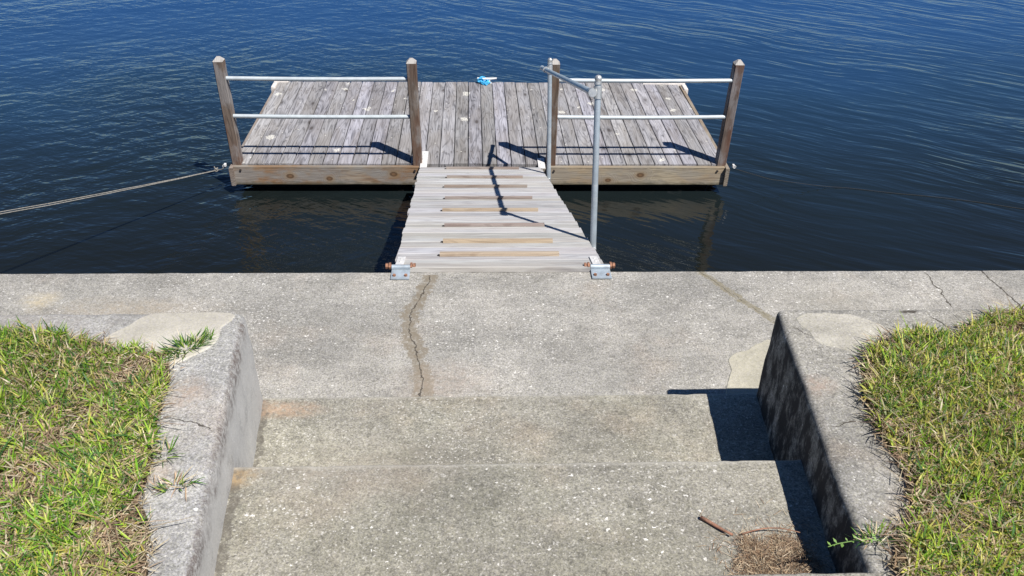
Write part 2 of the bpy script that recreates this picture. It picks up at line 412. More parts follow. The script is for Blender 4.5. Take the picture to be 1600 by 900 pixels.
M_rope = plain('pale_twisted_rope', (.25, .24, .215), .9, 0, .3, 60, (.2, .19, .15), .5, bump=.5)
M_ropedark = plain('dark_wet_rope', (.022, .024, .024), .8, 0, .3, 50)
M_blue = plain('blue_rope_fibre', (.03, .36, .66), .7, 0, .5, 45, (.30, .68, .85), .55, bump=.5)
M_clw = plain('white_dock_cleat', (.70, .70, .68), .45, 0, .1, 30)
M_twig = plain('brown_twig_bark', (.26, .13, .085), .85, 0, .35, 40, (.42, .30, .2), .4, bump=.5)

def soil_mat():
    k = NT('soil_and_thatch')
    co = k.coord()
    n = k.noise(co, 9, 6, .7)
    c = k.ramp(n, [(.3, (.07, .05, .035)), (.5, (.17, .13, .085)), (.7, (.30, .24, .16))])
    c = k.mix(k.step(k.noise(co, 120, 3, .7), .4, .6), c, (.06, .045, .03))
    return k.done(c, .95, k.bump(k.noise(co, 60, 5, .7), .9, .02), .1)
M_soil = soil_mat()

def blade_mat(name, trans):
    k = NT(name)
    a = k.n('ShaderNodeAttribute', attribute_name='bcol').outputs['Color']
    n = k.noise(k.coord(), 70, 2, .5)
    f = k.step(n, .3, .7, .82, 1.15)
    c = k.mix(1.0, a, k.comb(f, f, f), 'MULTIPLY')
    k.done(c, .5, None, .35)
    tr = k.n('ShaderNodeBsdfTranslucent')
    k.put(tr.inputs[0], c)
    mx = k.n('ShaderNodeMixShader'); mx.inputs[0].default_value = trans
    k.t.links.new(k.b.outputs[0], mx.inputs[1]); k.t.links.new(tr.outputs[0], mx.inputs[2])
    k.t.links.new(mx.outputs[0], k.t.nodes['Material Output'].inputs[0])
    return k.m
M_blade = blade_mat('grass_blades', .36)
M_straw = blade_mat('dry_straw', .1)

def water_mat():
    k = NT('lake_water')
    co = k.coord()
    X, Y, Z = k.sep(co)
    # long ripples on the right, shorter crossing chop on the left
    right = k.step(k.math('ADD', X, k.math('MULTIPLY_ADD', k.noise(co, .25, 2, .5), 6, -3)), -3.5, 3.0)
    wob = k.vmath('ADD', co, k.vmath('MULTIPLY', k.vmath('SUBTRACT', k.noise(co, .45, 2, .5, col=True), (.5, .5, .5)), (.6, .6, 0)))
    A = k.noise(k.aniso(wob, -34, .65, 4.2), 1.0, 2, .45, .1)
    A2 = k.noise(k.aniso(wob, -27, 1.3, 8.0, (7, 3, 0)), 1.0, 2, .5, .1)
    B = k.noise(k.aniso(wob, 28, 2.0, 5.2, (3, 9, 0)), 1.0, 3, .5, .2)
    B2 = k.noise(k.aniso(wob, -16, 3.4, 8.5, (5, 1, 0)), 1.0, 3, .55, .2)
    fine = k.noise(k.aniso(wob, -20, 9, 20, (2, 1, 0)), 1.0, 2, .6)
    gust = k.step(k.noise(k.mapping(co, scale=(.22, .35, 1)), 1.0, 3, .55), .38, .62, .55, 1.15)
    far = k.math('MULTIPLY', gust, k.step(Y, 4.2, 8.5, .36, 1.0))           # sheltered, calmer water against the seawall
    hA = k.math('ADD', k.math('MULTIPLY', A, .75), k.math('MULTIPLY', A2, .62))
    hB = k.math('ADD', k.math('MULTIPLY', B, .62), k.math('MULTIPLY', B2, .42))
    h = k.math('ADD', k.math('MULTIPLY', hA, k.step(right, 0, 1, .30, 1.0)), k.math('MULTIPLY', hB, k.step(right, 0, 1, 1.0, .22)))
    h = k.math('ADD', h, k.math('MULTIPLY', fine, .06))
    h = k.math('MULTIPLY', h, far)
    nrm = k.bump(h, 1.0, .052)
    # murky green-brown by the wall; blue further out painted in for sky reflection
    sky_blue = k.step(k.math('ADD', Y, k.math('MULTIPLY_ADD', k.noise(co, .3, 3, .5), 3, -1.5)), 4.5, 15.0)
    c = k.ramp(sky_blue, [(0.0, (.0072, .0080, .0050)), (.25, (.0088, .0150, .018)), (.55, (.0115, .033, .066)), (1.0, (.013, .052, .145))])
    wd = k.step(k.noise(k.aniso(wob, 20, 3.5, 9), 1.0, 5, .7), .56, .70)
    c = k.mix(k.math('MULTIPLY', wd, k.step(Y, 4.6, 6.2, 1.0, 0.0)), c, (.016, .019, .008))
    m = k.done(c, .05, nrm, .5)
    k.b.inputs['IOR'].default_value = 1.62
    return m
M_water = water_mat()

# ------------------------------------------------------------------ object helpers
def tag(o, label=None, cat=None, group=None, kind=None):
    if label: o['label'] = label
    if cat: o['category'] = cat
    if group: o['group'] = group
    if kind: o['kind'] = kind
    return o
def thing(name, label, cat, loc=(0, 0, 0), group=None):
    o = bpy.data.objects.new(name, None); C.objects.link(o); o.location = loc
    o.empty_display_size = .1
    return tag(o, label, cat, group)
def link(name, me, mat, parent=None, label=None):
    o = bpy.data.objects.new(name, me); C.objects.link(o)
    if mat is not None: me.materials.append(mat)
    if parent is not None:
        o.parent = parent
        # parent is an empty or part at a known world place: keep vertices in world space
        root = parent; off = Vector((0, 0, 0))
        while root is not None:
            off += root.location; root = root.parent
        o.location = -off
    if label: o['label'] = label
    return o
def from_bm(name, bm, mat, parent=None, smooth=False, label=None):
    me = bpy.data.meshes.new(name); bm.normal_update(); bm.to_mesh(me); bm.free()
    if smooth:
        for p in me.polygons: p.use_smooth = True
    return link(name, me, mat, parent, label)
def smooth_by_angle(o, deg=35):
    me = o.data
    for p in me.polygons: p.use_smooth = True
    bm = bmesh.new(); bm.from_mesh(me)
    for e in bm.edges:
        if len(e.link_faces) == 2 and e.calc_face_angle(0) > radians(deg): e.smooth = False
    bm.to_mesh(me); bm.free()

class Boards:
    """collects boards (boxes in a local frame) with board coordinates stored as attributes"""
    def __init__(s): s.v = []; s.f = []; s.b = []; s.r = []
    def add(s, origin, ax, ay, az, L, W, T, segs=8, jit=.0, rnd=None, top=None, chamfer=.004):
        """origin = centre of the top face's start edge; ax along, ay across, az up; top face at az=0"""
        rnd = random.random() if rnd is None else rnd
        o = Vector(origin); ax = Vector(ax); ay = Vector(ay); az = Vector(az)
        base = len(s.v)
        prof = [(-.5 * W, -chamfer), (-.5 * W + chamfer, 0), (.5 * W - chamfer, 0), (.5 * W, -chamfer), (.5 * W, -T), (-.5 * W, -T)]
        n = len(prof)
        ph = random.random() * 50
        for i in range(segs + 1):
            l = L * i / segs
            e0 = mnoise.noise(Vector((l * 5, ph, 0))) * jit; e1 = mnoise.noise(Vector((l * 5, ph + 9, 0))) * jit
            for (a, t) in prof:
                aa = a + (e0 if a < 0 else e1)
                s.v.append(o + ax * l + ay * aa + az * t)
                s.b.append((l, a, t)); s.r.append(rnd)
        for i in range(segs):
            for j in range(n):
                a = base + i * n + j; b = base + i * n + (j + 1) % n
                s.f.append((a, a + n, b + n, b))
        s.f.append(tuple(base + j for j in range(n)))
        s.f.append(tuple(base + segs * n + j for j in reversed(range(n))))
    def box_raw(s, verts, faces, bco, rnd):
        base = len(s.v)
        s.v += [Vector(v) for v in verts]; s.b += bco; s.r += [rnd] * len(verts)
        s.f += [tuple(base + i for i in f) for f in faces]
    def build(s, name, mat, parent=None, label=None):
        me = bpy.data.meshes.new(name)
        me.from_pydata([tuple(v) for v in s.v], [], s.f)
        a = me.attributes.new('bco', 'FLOAT_VECTOR', 'POINT'); a.data.foreach_set('vector', np.array(s.b, dtype=np.float32).ravel())
        a = me.attributes.new('brnd', 'FLOAT', 'POINT'); a.data.foreach_set('value', np.array(s.r, dtype=np.float32))
        bm = bmesh.new(); bm.from_mesh(me); bmesh.ops.recalc_face_normals(bm, faces=bm.faces); bm.to_mesh(me); bm.free()
        return link(name, me, mat, parent, label)

def tube_bm(bm, pts, rad, seg=12, cap=True, radf=None):
    pts = [Vector(p) for p in pts]
    rings = []
    prev = None
    for i, p in enumerate(pts):
        d = (pts[min(i + 1, len(pts) - 1)] - pts[max(i - 1, 0)]).normalized()
        if prev is None:
            u = d.orthogonal().normalized()
        else:
            u = (prev - d * prev.dot(d)).normalized()
        prev = u
        w = d.cross(u)
        r = radf(i / (len(pts) - 1)) if radf else rad
        rings.append([bm.verts.new(p + (u * cos(2 * pi * k / seg) + w * sin(2 * pi * k / seg)) * r) for k in range(seg)])
    for i in range(len(rings) - 1):
        for k in range(seg):
            bm.faces.new((rings[i][k], rings[i][(k + 1) % seg], rings[i + 1][(k + 1) % seg], rings[i + 1][k]))
    if cap:
        bm.faces.new(list(reversed(rings[0]))); bm.faces.new(rings[-1])
    return bm
def box_bm(bm, lo, hi, bevel=0.0, mat4=None):
    r = bmesh.ops.create_cube(bm, size=1.0)
    vs = r['verts']
    lo = Vector(lo); hi = Vector(hi)
    for v in vs:
        v.co = Vector(((lo[i] + hi[i]) / 2 + v.co[i] * (hi[i] - lo[i]) for i in range(3)))
    if bevel:
        es = list({e for v in vs for e in v.link_edges})
        r2 = bmesh.ops.bevel(bm, geom=es, offset=bevel, segments=2, affect='EDGES', profile=.6)
        vs = list({v for f in r2['faces'] for v in f.verts} | {v for v in vs if v.is_valid})
    if mat4 is not None:
        for v in vs: v.co = mat4 @ v.co
    return bm
def ball_bm(bm, c, r, squash=(1, 1, 1), rot=None):
    res = bmesh.ops.create_uvsphere(bm, u_segments=16, v_segments=10, radius=r)
    for v in res['verts']:
        q = Vector((v.co.x * squash[0], v.co.y * squash[1], v.co.z * squash[2]))
        if rot is not None: q = rot @ q
        v.co = q + Vector(c)
def prism_bm(outline, z0, z1):
    bm = bmesh.new()
    lo = [bm.verts.new((p[0], p[1], z0)) for p in outline]
    hi = [bm.verts.new((p[0], p[1], z1)) for p in outline]
    n = len(outline)
    bm.faces.new(list(reversed(lo))); bm.faces.new(hi)
    for i in range(n):
        bm.faces.new((lo[i], lo[(i + 1) % n], hi[(i + 1) % n], hi[i]))
    bmesh.ops.recalc_face_normals(bm, faces=bm.faces)
    return bm
def slice_bm(bm, axis, a, b, stepv):
    x = a + stepv
    while x < b:
        co = [0, 0, 0]; no = [0, 0, 0]; co[axis] = x; no[axis] = 1
        bmesh.ops.bisect_plane(bm, geom=bm.verts[:] + bm.edges[:] + bm.faces[:], plane_co=co, plane_no=no)
        x += stepv
def roughen(bm, amp, freq, mask=None, seed=0.0):
    bm.normal_update()
    for v in bm.verts:
        if mask and not mask(v.co): continue
        d = mnoise.noise(v.co * freq + Vector((seed, 0, 0))) * .65 + mnoise.noise(v.co * freq * 2.7) * .35
        v.co += v.normal * d * amp

# ------------------------------------------------------------------ ground sheets and water
H = .682; S = .2367; Y0 = 2.5986; Y1 = 1.9843; YL = 1.368; YE = 3.905
ZW = -1.283
def WL(y): return -.9113 + .1103 * (Y0 - max(y, 1.1))
def WR(y): return 1.177 - .0943 * (Y0 - max(y, 1.1))

def sheet(name, lo, hi, z, mat, kind='structure'):
    bm = bmesh.new()
    vs = [bm.verts.new(p) for p in ((lo[0], lo[1], z), (hi[0], lo[1], z), (hi[0], hi[1], z), (lo[0], hi[1], z))]
    bm.faces.new(vs)
    o = from_bm(name, bm, mat)
    tag(o, kind=kind)
    return o
sheet('water', (-600, 3.5), (600, 1200), ZW, M_water)
sheet('ground', (-600, -600), (600, 3.3), -.42, M_soil)

# seawall cap: the walkway at the water's edge
bm = prism_bm([(-14, 2.3), (14, 2.3), (14, YE), (-14, YE)], -.16, 0)
slice_bm(bm, 0, -4, 5, .045)
es = [e for e in bm.edges if all(abs(v.co.y - YE) < 1e-4 and abs(v.co.z) < 1e-4 for v in e.verts)]
bmesh.ops.bevel(bm, geom=es, offset=.012, segments=3, affect='EDGES', profile=.5)
for v in bm.verts:
    if v.co.y > YE - .02 and v.co.z > -.05:
        v.co.y += mnoise.noise(v.co * 9) * .004
        v.co.z += mnoise.noise(v.co * 13 + Vector((3, 3, 3))) * .002
walk = from_bm('walkway', bm, M_walk); smooth_by_angle(walk, 40); tag(walk, kind='structure')
bm = bmesh.new(); box_bm(bm, (-14, 3.62, -3.2), (14, 3.84, -.165), .01)
sw = from_bm('seawall', bm, M_seawall)
tag(sw, 'concrete seawall panel standing in the water under the edge of the walkway', 'seawall')

def smooth_poly(pts, n=6, jit=.006, seed=0):
    out = []
    m = len(pts)
    for i in range(m):
        p0, p1, p2, p3 = [Vector((*pts[(i + k - 1) % m], 0)) for k in range(4)]
        for j in range(n):
            t = j / n
            q = .5 * ((2 * p1) + (-p0 + p2) * t + (2 * p0 - 5 * p1 + 4 * p2 - p3) * t * t + (-p0 + 3 * p1 - 3 * p2 + p3) * t ** 3)
            d = mnoise.noise(Vector((q.x * 14, q.y * 14, seed)))
            d2 = mnoise.noise(Vector((q.x * 14 + 20, q.y * 14, seed)))
            out.append((q.x + d * jit, q.y + d2 * jit))
    return out
def patch(name, pts, z, mat, parent, th=.005, jit=.008, seed=0, label=None, n=6):
    o = smooth_poly(pts, n, jit, seed)
    bm = bmesh.new()
    c = Vector((sum(p[0] for p in o) / len(o), sum(p[1] for p in o) / len(o), 0))
    top = [bm.verts.new((p[0] + (c.x - p[0]) * .05, p[1] + (c.y - p[1]) * .05, z + th)) for p in o]
    rim = [bm.verts.new((p[0], p[1], z - .003)) for p in o]
    bm.faces.new(top)
    for i in range(len(o)):
        j = (i + 1) % len(o)
        bm.faces.new((rim[i], rim[j], top[j], top[i]))
    bmesh.ops.recalc_face_normals(bm, faces=bm.faces)
    return from_bm(name, bm, mat, parent, label=label)
pw = patch('concrete_patch', [(1.150, 2.80), (1.172, 2.90), (1.215, 3.02), (1.222, 3.10), (1.262, 3.15), (1.334, 3.175), (1.42, 3.235), (1.50, 3.27), (1.62, 3.25), (1.62, 2.75), (1.3, 2.70)],
           0, M_patch_y, walk, .0035, .012, 3)

# steps down to the walkway
steps = thing('concrete_steps', 'pitted grey concrete steps going down between two low walls to the seawall walkway', 'steps', (.15, 2.0, 0))
def step_block(y0, y1, z0, z1, seed):
    bm = prism_bm([(WL(y0) - .05, y0), (WR(y0) + .05, y0), (WR(y1) + .05, y1), (WL(y1) - .05, y1)], z0, z1)
    slice_bm(bm, 0, -1.1, 1.35, .03)
    es = [e for e in bm.edges if all(abs(v.co.y - y1) < 1e-4 and abs(v.co.z - z1) < 1e-4 for v in e.verts)]
    bmesh.ops.bevel(bm, geom=es, offset=.011, segments=3, affect='EDGES', profile=.5)
    for v in bm.verts:
        if v.co.y > y1 - .03 and v.co.z > z1 - .04:
            nn = mnoise.noise(Vector((v.co.x * 11, seed, 0)))
            n2 = mnoise.noise(Vector((v.co.x * 31, seed + 5, 0)))
            v.co.y += nn * .004 + n2 * .003
            v.co.z += n2 * .002 - (.006 if n2 > .42 else 0)
    o = from_bm('tread', bm, M_step, steps); smooth_by_angle(o, 40)
    return o
step_block(1.90, Y0 - .004, -.1, S, 1)
step_block(1.30, Y1, -.1, 2 * S, 2)
step_block(-1.2, YL, -.1, H + .003, 3)

# low walls either side of the steps, each an L that turns along the walkway
def cheek(name, outline, inner_test, mat, label, rad, seed):
    bm = prism_bm(outline, -.3, H)
    xs = [p[0] for p in outline]
    es = [e for e in bm.edges if all(inner_test(v.co) for v in e.verts) and (all(abs(v.co.z - H) < 1e-4 for v in e.verts) or (e.verts[0].co - e.verts[1].co).length > .9 and abs(e.verts[0].co.z - e.verts[1].co.z) > .5 and abs(e.verts[0].co.y - Y0) < 1e-3 and abs(e.verts[0].co.x) < 3)]
    bmesh.ops.bevel(bm, geom=es, offset=rad, segments=5, affect='EDGES', profile=.5)
    slice_bm(bm, 1, .4, Y0 - rad - .01, .025)
    slice_bm(bm, 0, max(min(xs), -3), min(max(xs), 3), .08)
    slice_bm(bm, 2, -.05, H - rad - .01, .08)
    roughen(bm, .007, 9, lambda c: c.z < H - .0006, seed)
    o = from_bm(name, bm, mat); smooth_by_angle(o, 40)
    tag(o, label, 'low wall')
    return o
on_in_l = lambda c: abs(c.x - WL(c.y)) < 1e-3 or abs(c.y - Y0) < 1e-3
on_in_r = lambda c: abs(c.x - WR(c.y)) < 1e-3 or abs(c.y - Y0) < 1e-3
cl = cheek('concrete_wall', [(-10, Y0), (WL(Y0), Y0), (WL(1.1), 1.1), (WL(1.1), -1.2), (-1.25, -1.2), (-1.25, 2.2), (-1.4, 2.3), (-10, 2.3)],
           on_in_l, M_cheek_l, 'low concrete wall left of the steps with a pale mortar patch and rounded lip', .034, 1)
cr = cheek('concrete_wall', [(10, Y0), (10, 2.3), (1.7, 2.3), (1.55, 2.2), (1.55, -1.2), (WR(1.1), -1.2), (WR(1.1), 1.1), (WR(Y0), Y0)],
           on_in_r, M_cheek_r, 'low concrete wall right of the steps whose dark inner face throws shade', .028, 2)
patch('concrete_patch', [(-1.40, 2.41), (-1.335, 2.50), (-1.275, 2.574), (-1.12, 2.586), (-.965, 2.583), (-.945, 2.545), (-.975, 2.49), (-.968, 2.43), (-.985, 2.37), (-1.038, 2.316), (-1.11, 2.27), (-1.30, 2.30)],
      H, M_patch, cl, .005, .006, 5)
patch('concrete_patch', [(1.235, 2.50), (1.27, 2.555), (1.38, 2.565), (1.50, 2.53), (1.58, 2.42), (1.46, 2.33), (1.33, 2.33), (1.255, 2.40)],
      H, M_patch_r, cr, .002, .02, 8)

# ------------------------------------------------------------------ floating dock
ZD = -.985
XL, XR, YF, YB = -2.43, 2.48, 7.325, 9.575
dock = thing('floating_dock', 'weathered grey wooden floating dock with timber posts and pale pipe rails', 'dock', (0, 8.4, ZD - .2))
B = Boards()
n = 34
x = XL + .03
wd = (XR - .03 - x) / n
for i in range(n):
    w = wd - .006 - random.random() * .004
    cx = x + wd * (i + .5)
    t = (i + .5) / n
    dy = random.uniform(-.006, .010)
    xb = cx + (-.012 + .024 * 0)             # far end
    ax = Vector((xb - cx - .03 * (t - .25), 2.24, 0)).normalized()
    ay = Vector((ax.y, -ax.x, 0))
    # deck boards near the posts are notched short
    near = YF + .045 + dy if any(abs(cx - px) < .10 for px in (-2.367, -.61, .70, 2.41)) and False else YF + .006 + dy
    B.add((cx, near, ZD + random.uniform(-.002, .002)), ax, -ay if False else ay, (0, 0, 1), YB - near + random.uniform(-.012, .008), w, .036, 10, .003)
deck = B.build('deck', M_deck, dock)
# fascia boards
def fascia(x0, x1, y, z0, z1, mat, label=None, th=.038, rnd=.3):
    b = Boards(); hh = z1 - z0
    b.add((x0, y, (z0 + z1) / 2), (1, 0, 0), (0, 0, 1), (0, -1, 0), x1 - x0, hh, th, 24, .003, rnd=rnd)
    return b.build('fascia_board', mat, dock, label)
fascia(XL + .02, -.585, YF - .040, ZD - .205, ZD - .012, M_fascia_l, 'brown knotted fascia board left of the ramp')
fascia(.665, XR - .045, YF - .040, ZD - .205, ZD - .012, M_fascia_r, 'pale tan fascia board right of the ramp')
fascia(-.583, .663, YF - .012, ZD - .20, ZD - .04, M_fascia, rnd=.6)
for sx, xx in ((-1, XL - .002), (1, XR - .006)):
    b = Boards()
    b.add((xx - sx * .0, YF - .075, ZD - .105), (0, 1, 0), (0, 0, 1), (sx, 0, 0), YB - YF + .07, .19, .038, 12, .002)
    b.build('side_board', M_fascia, dock)
b = Boards(); b.add((XL, YB + .02, ZD - .13), (1, 0, 0), (0, 0, 1), (0, 1, 0), XR - XL, .17, .03, 12, .002); b.build('side_board', M_fascia, dock)
# floats
for (fx0, fx1) in ((-2.30, -.75), (-.65, .75), (.85, 2.36)):
    bm = bmesh.new(); box_bm(bm, (fx0, YF + .10, ZW - .15), (fx1, YB - .15, ZD - .06), .04)
    from_bm('float', bm, M_black, dock)
# posts with pyramid tops
HP = 1.045
posts = [(-2.367, 7.365, -.004, .006), (-.612, 7.36, -.012, 0), (.700, 7.362, -.006, 0), (2.405, 7.37, .008, .006)]
for i, (px, py, lx, ly) in enumerate(posts):
    b = Boards(); a = Vector((lx, ly, 1)).normalized(); h2 = .0455
    fx = Vector((1, 0, 0)); fx = (fx - a * fx.dot(a)).normalized(); fy = a.cross(fx)
    o0 = Vector((px, py, ZD - .15))
    b.add(o0 - fy * h2, a, fx, -fy, HP + .15 - .035, .091, .091, 22, .0022, rnd=.13 + .21 * i, chamfer=.007)
    po = b.build('corner_post', M_post, dock)
    b = Boards(); o1 = o0 + a * (HP + .115)
    vv = [o1 + fx * (sx * h2) + fy * (sy * h2) for sx, sy in ((-1, -1), (1, -1), (1, 1), (-1, 1))]
    v2 = [o1 + a * .035 + fx * (sx * .014) + fy * (sy * .014) for sx, sy in ((-1, -1), (1, -1), (1, 1), (-1, 1))]
    b.box_raw(vv + v2, [(0, 3, 2, 1), (0, 1, 5, 4), (1, 2, 6, 5), (2, 3, 7, 6), (3, 0, 4, 7), (4, 5, 6, 7)],
              [(0, -.04, 0), (0, .04, 0), (0, .04, .09), (0, -.04, .09), (.03, -.01, 0), (.03, .01, 0), (.03, .01, .03), (.03, -.01, .03)], .4)
    b.build('post_cap', M_post_top, po)
# bolts on the fascia
for (bx, bz) in ((-2.33, -.045), (-.64, -.05), (.73, -.05), (2.36, -.05)):
    bm = bmesh.new()
    tube_bm(bm, [(bx, YF - .0405, ZD + bz), (bx, YF - .050, ZD + bz)], .011, 8)
    from_bm('bolt', bm, M_bolt, dock)
# pipe rails between the posts
for (x0, x1, z, dz) in ((-2.325, -.65, -.136, .003), (-2.33, -.65, -.504, 0), (.735, 2.37, -.137, .006), (.735, 2.37, -.502, .008)):
    bm = bmesh.new()
    pts = [(x0 + (x1 - x0) * t, 7.355, z + dz * t - .006 * sin(pi * t)) for t in [i / 10 for i in range(11)]]
    tube_bm(bm, pts, .0195, 14)
    o = from_bm('pipe_rail', bm, M_rail, dock); smooth_by_angle(o)
# corner bumpers at the far corners
for (x0, x1) in ((XL - .035, XL + .14), (1.98, XR + .03)):
    bm = bmesh.new(); box_bm(bm, (x0, YB - .045, ZD - .13), (x1, YB + .055, ZD + .014), .02)
    box_bm(bm, ((x0 if x0 < 0 else x1 - .055), YB - .22, ZD - .13), ((x0 + .055 if x0 < 0 else x1), YB - .04, ZD + .010), .02)
    o = from_bm('corner_bumper', bm, M_bump, dock); smooth_by_angle(o)
# small eye fittings for the mooring lines at the front corners
for sx, ex in ((-1, XL - .05), (1, XR + .045)):
    bm = bmesh.new()
    box_bm(bm, (ex - .010, YF - .02, ZD - .025), (ex + .010, YF + .012, ZD + .004), .004)
    tube_bm(bm, [(ex + sx * .014 + .014 * sx * sin(a), YF - .0, ZD - .025 + .014 * cos(a)) for a in [k * pi / 6 for k in range(13)]], .0035, 6)
    from_bm('eye_plate', bm, M_clw, dock)
# white dock cleat at the far edge
bm = bmesh.new()
tube_bm(bm, [(-.03, YB - .03, ZD + .062), (.05, YB - .03, ZD + .055), (.13, YB - .03, ZD + .055), (.205, YB - .03, ZD + .062)], .013, 10, radf=lambda t: .010 + .005 * sin(pi * t))
tube_bm(bm, [(.05, YB - .03, ZD + .055), (.05, YB - .03, ZD)], .013, 10)
tube_bm(bm, [(.115, YB - .03, ZD + .055), (.115, YB - .03, ZD)], .013, 10)
box_bm(bm, (.02, YB - .055, ZD), (.145, YB - .005, ZD + .010), .003)
o = from_bm('dock_cleat', bm, M_clw, dock); smooth_by_angle(o)

# bright blue rope wound round the cleat
bm = bmesh.new()
def coil(cx, cy, cz, rr, turns, tilt, seed, r=.0075):
    pts = []
    N = int(turns * 18)
    for i in range(N):
        a = i * 2 * pi / 18
        q = 1 + .28 * mnoise.noise(Vector((i * .13, seed, 0)))
        p = Vector((cos(a) * rr * q, sin(a) * rr * .75 * q, .018 * mnoise.noise(Vector((i * .11, seed + 4, 0)))))
        p = Matrix.Rotation(tilt + .35 * mnoise.noise(Vector((i * .02, seed, 3))), 3, 'X') @ p
        pts.append(p + Vector((cx, cy, cz)))
    tube_bm(bm, pts, r, 6)
coil(.03, YB - .035, ZD + .045, .040, 5, 1.1, 1)
coil(.055, YB - .05, ZD + .036, .043, 5, .6, 2)
coil(.01, YB - .045, ZD + .04, .033, 4, 1.35, 3)
coil(.065, YB - .06, ZD + .022, .048, 3, .15, 4)
pts = [(.05 + .075 * t + .01 * sin(t * 9), YB - .09 - .03 * sin(t * 5), ZD + .012 + .008 * cos(t * 7)) for t in [i / 12 for i in range(13)]]
tube_bm(bm, pts, .007, 6)
o = from_bm('blue_rope', bm, M_blue, None, True)
tag(o, 'bright blue rope bundled on the white cleat at the far edge of the dock', 'rope')

# ------------------------------------------------------------------ gangway ramp
RA = radians(16.43); R0 = Vector((0, YE + .003, .028))
rx = Vector((0, cos(RA), -sin(RA))); rz = Vector((0, sin(RA), cos(RA))); ex = Vector((1, 0, 0))
def rp(x, s, h=0.0): return R0 + ex * x + rx * s + rz * h
def rL(s): return -.489 - .0257 * s
def rR(s): return .719 - .0405 * s
ramp = thing('gangway_ramp', 'bleached wooden gangway ramp sloping from the walkway down to the dock', 'gangway', tuple(R0))
B = Boards()
s = .004
LR = 3.36
while s < LR - .05:
    w = random.choice((.135, .14, .14, .092))
    if s + w > LR: w = LR - s
    if s < .05: w = .15
    sc = s + w / 2
    a = rL(sc) + random.uniform(-.007, .007); b2 = rR(sc) + random.uniform(-.005, .005)
    sk = random.uniform(-.002, .002)
    B.add(rp(a, sc), (ex + rx * sk).normalized(), rx, rz, b2 - a, w - random.uniform(.003, .007), .032, 14, .003)
    s += w
B.build('deck', M_ramp, ramp)
for off in (.05, .58, 1.12):
    b = Boards()
    x0 = -.489 + off; 
    o0 = rp(x0, .05, -.034); e0 = rp(x0 - .0257 * 3.2 if off < .5 else x0 - .035 * 3.2, 3.25, -.034)
    d = (e0 - o0); L = d.length; d.normalize()
    b.add(o0, d, ex, rz, L, .038, .13, 6, .001)
    b.build('stringer', M_fascia, ramp)
cleats = [(3.255, -.321, .369, 0, .020), (2.793, -.297, .382, 0, .022), (2.35, -.302, .398, 0, .022), (1.881, -.278, .412, 0, .022),
          (1.449, -.279, .428, 1, .028), (.976, -.245, .439, 0, .022), (.550, -.236, .459, 1, .034), (.240, -.242, .471, 1, .034)]
for (sc, a, b2, k, w) in cleats:
    b = Boards()
    sk = random.uniform(-.008, .008)
    b.add(rp(a, sc, .022), (ex + rx * (sk + .004)).normalized(), rx, rz, b2 - a, w + .006, .021, 10, .0015, chamfer=.003)
    o = b.build('batten', M_cleat_tan if k else M_cleat_grey, ramp)
    bm = bmesh.new(); q = rp(a - .006, sc, .003)
    ball_bm(bm, q, .009, (1.2, 1, .6))
    from_bm('bolt', bm, M_bolt, o)
# plates bridging onto the dock
for (xc, s0, s1) in ((-.552, 7.215, 7.595), (.604, 7.215, 7.44)):
    bm = bmesh.new()
    box_bm(bm, (xc - .034, s0, ZD + .006), (xc + .034, s1, ZD + .013), .002)
    for yy in (s0 + .10, s1 - .05):
        tube_bm(bm, [(xc, yy, ZD + .012), (xc, yy, ZD + .018)], .008, 8)
    from_bm('bridge_plate', bm, M_strap, ramp)
# handrail, square to the ramp
hr = bpy.data.objects.new('handrail', None); C.objects.link(hr); hr.parent = ramp; hr.empty_display_size = .05
def add_h(name, bm, mat, smooth=True, parent=None):
    o = from_bm(name, bm, mat, parent or hr)
    if smooth: smooth_by_angle(o)
    return o
posts_h = [(.724, .575, -.12, .985, -.010), (.634, 3.00, -.09, .985, -.012)]
tops = []
for (x0, s0, h0, h1, lean) in posts_h:
    bm = bmesh.new()
    tube_bm(bm, [rp(x0, s0, h0), rp(x0 + lean, s0, h1)], .0195, 18)
    add_h('upright', bm, M_pipe)
    bm = bmesh.new()
    top = rp(x0 + lean, s0, h1); tops.append((x0 + lean, s0, h1))
    ball_bm(bm, top + rz * .026, .0225)
    tube_bm(bm, [top - rz * .004, top + rz * .010], .0225, 18)
    tube_bm(bm, [top - rz * .008, top - rz * .004], .025, 18)
    add_h('ball_cap', bm, M_fit)
    # tee that holds the rail on the walking side
    bm = bmesh.new()
    c = rp(x0 + lean, s0, h1 - .055)
    tube_bm(bm, [c - rz * .038, c - rz * .03, c + rz * .03, c + rz * .038], .0245, 18)
    c2 = rp(x0 + lean - .036, s0, h1 - .055)
    ball_bm(bm, c2, .028)
    tube_bm(bm, [c2 - rx * .035, c2 + rx * .035], .0255, 18)
    add_h('rail_fitting', bm, M_fit)
    for hb in (-.05, ):
        bm = bmesh.new()
        box_bm(bm, (-.03, -.035, -.02), (.025, .035, .02), .004)
        Mx = Matrix.Translation(rp(x0 - .01, s0, hb)) 
        for v in bm.verts: v.co = Mx @ v.co
        add_h('clamp', bm, M_fit, False)
bm = bmesh.new()
(xa, sa, ha), (xb, sb, hb) = tops
p0 = rp(xa - .036, sa - .02, ha - .055); p1 = rp(xb - .036, sb, hb - .055)
d = (p1 - p0).normalized()
tube_bm(bm, [p0, p1, p1 + d * .30], .019, 18)
ball_bm(bm, p1 + d * .30, .022)
tube_bm(bm, [p1 + d * .27, p1 + d * .31], .0215, 16)
add_h('top_rail', bm, M_pipe)
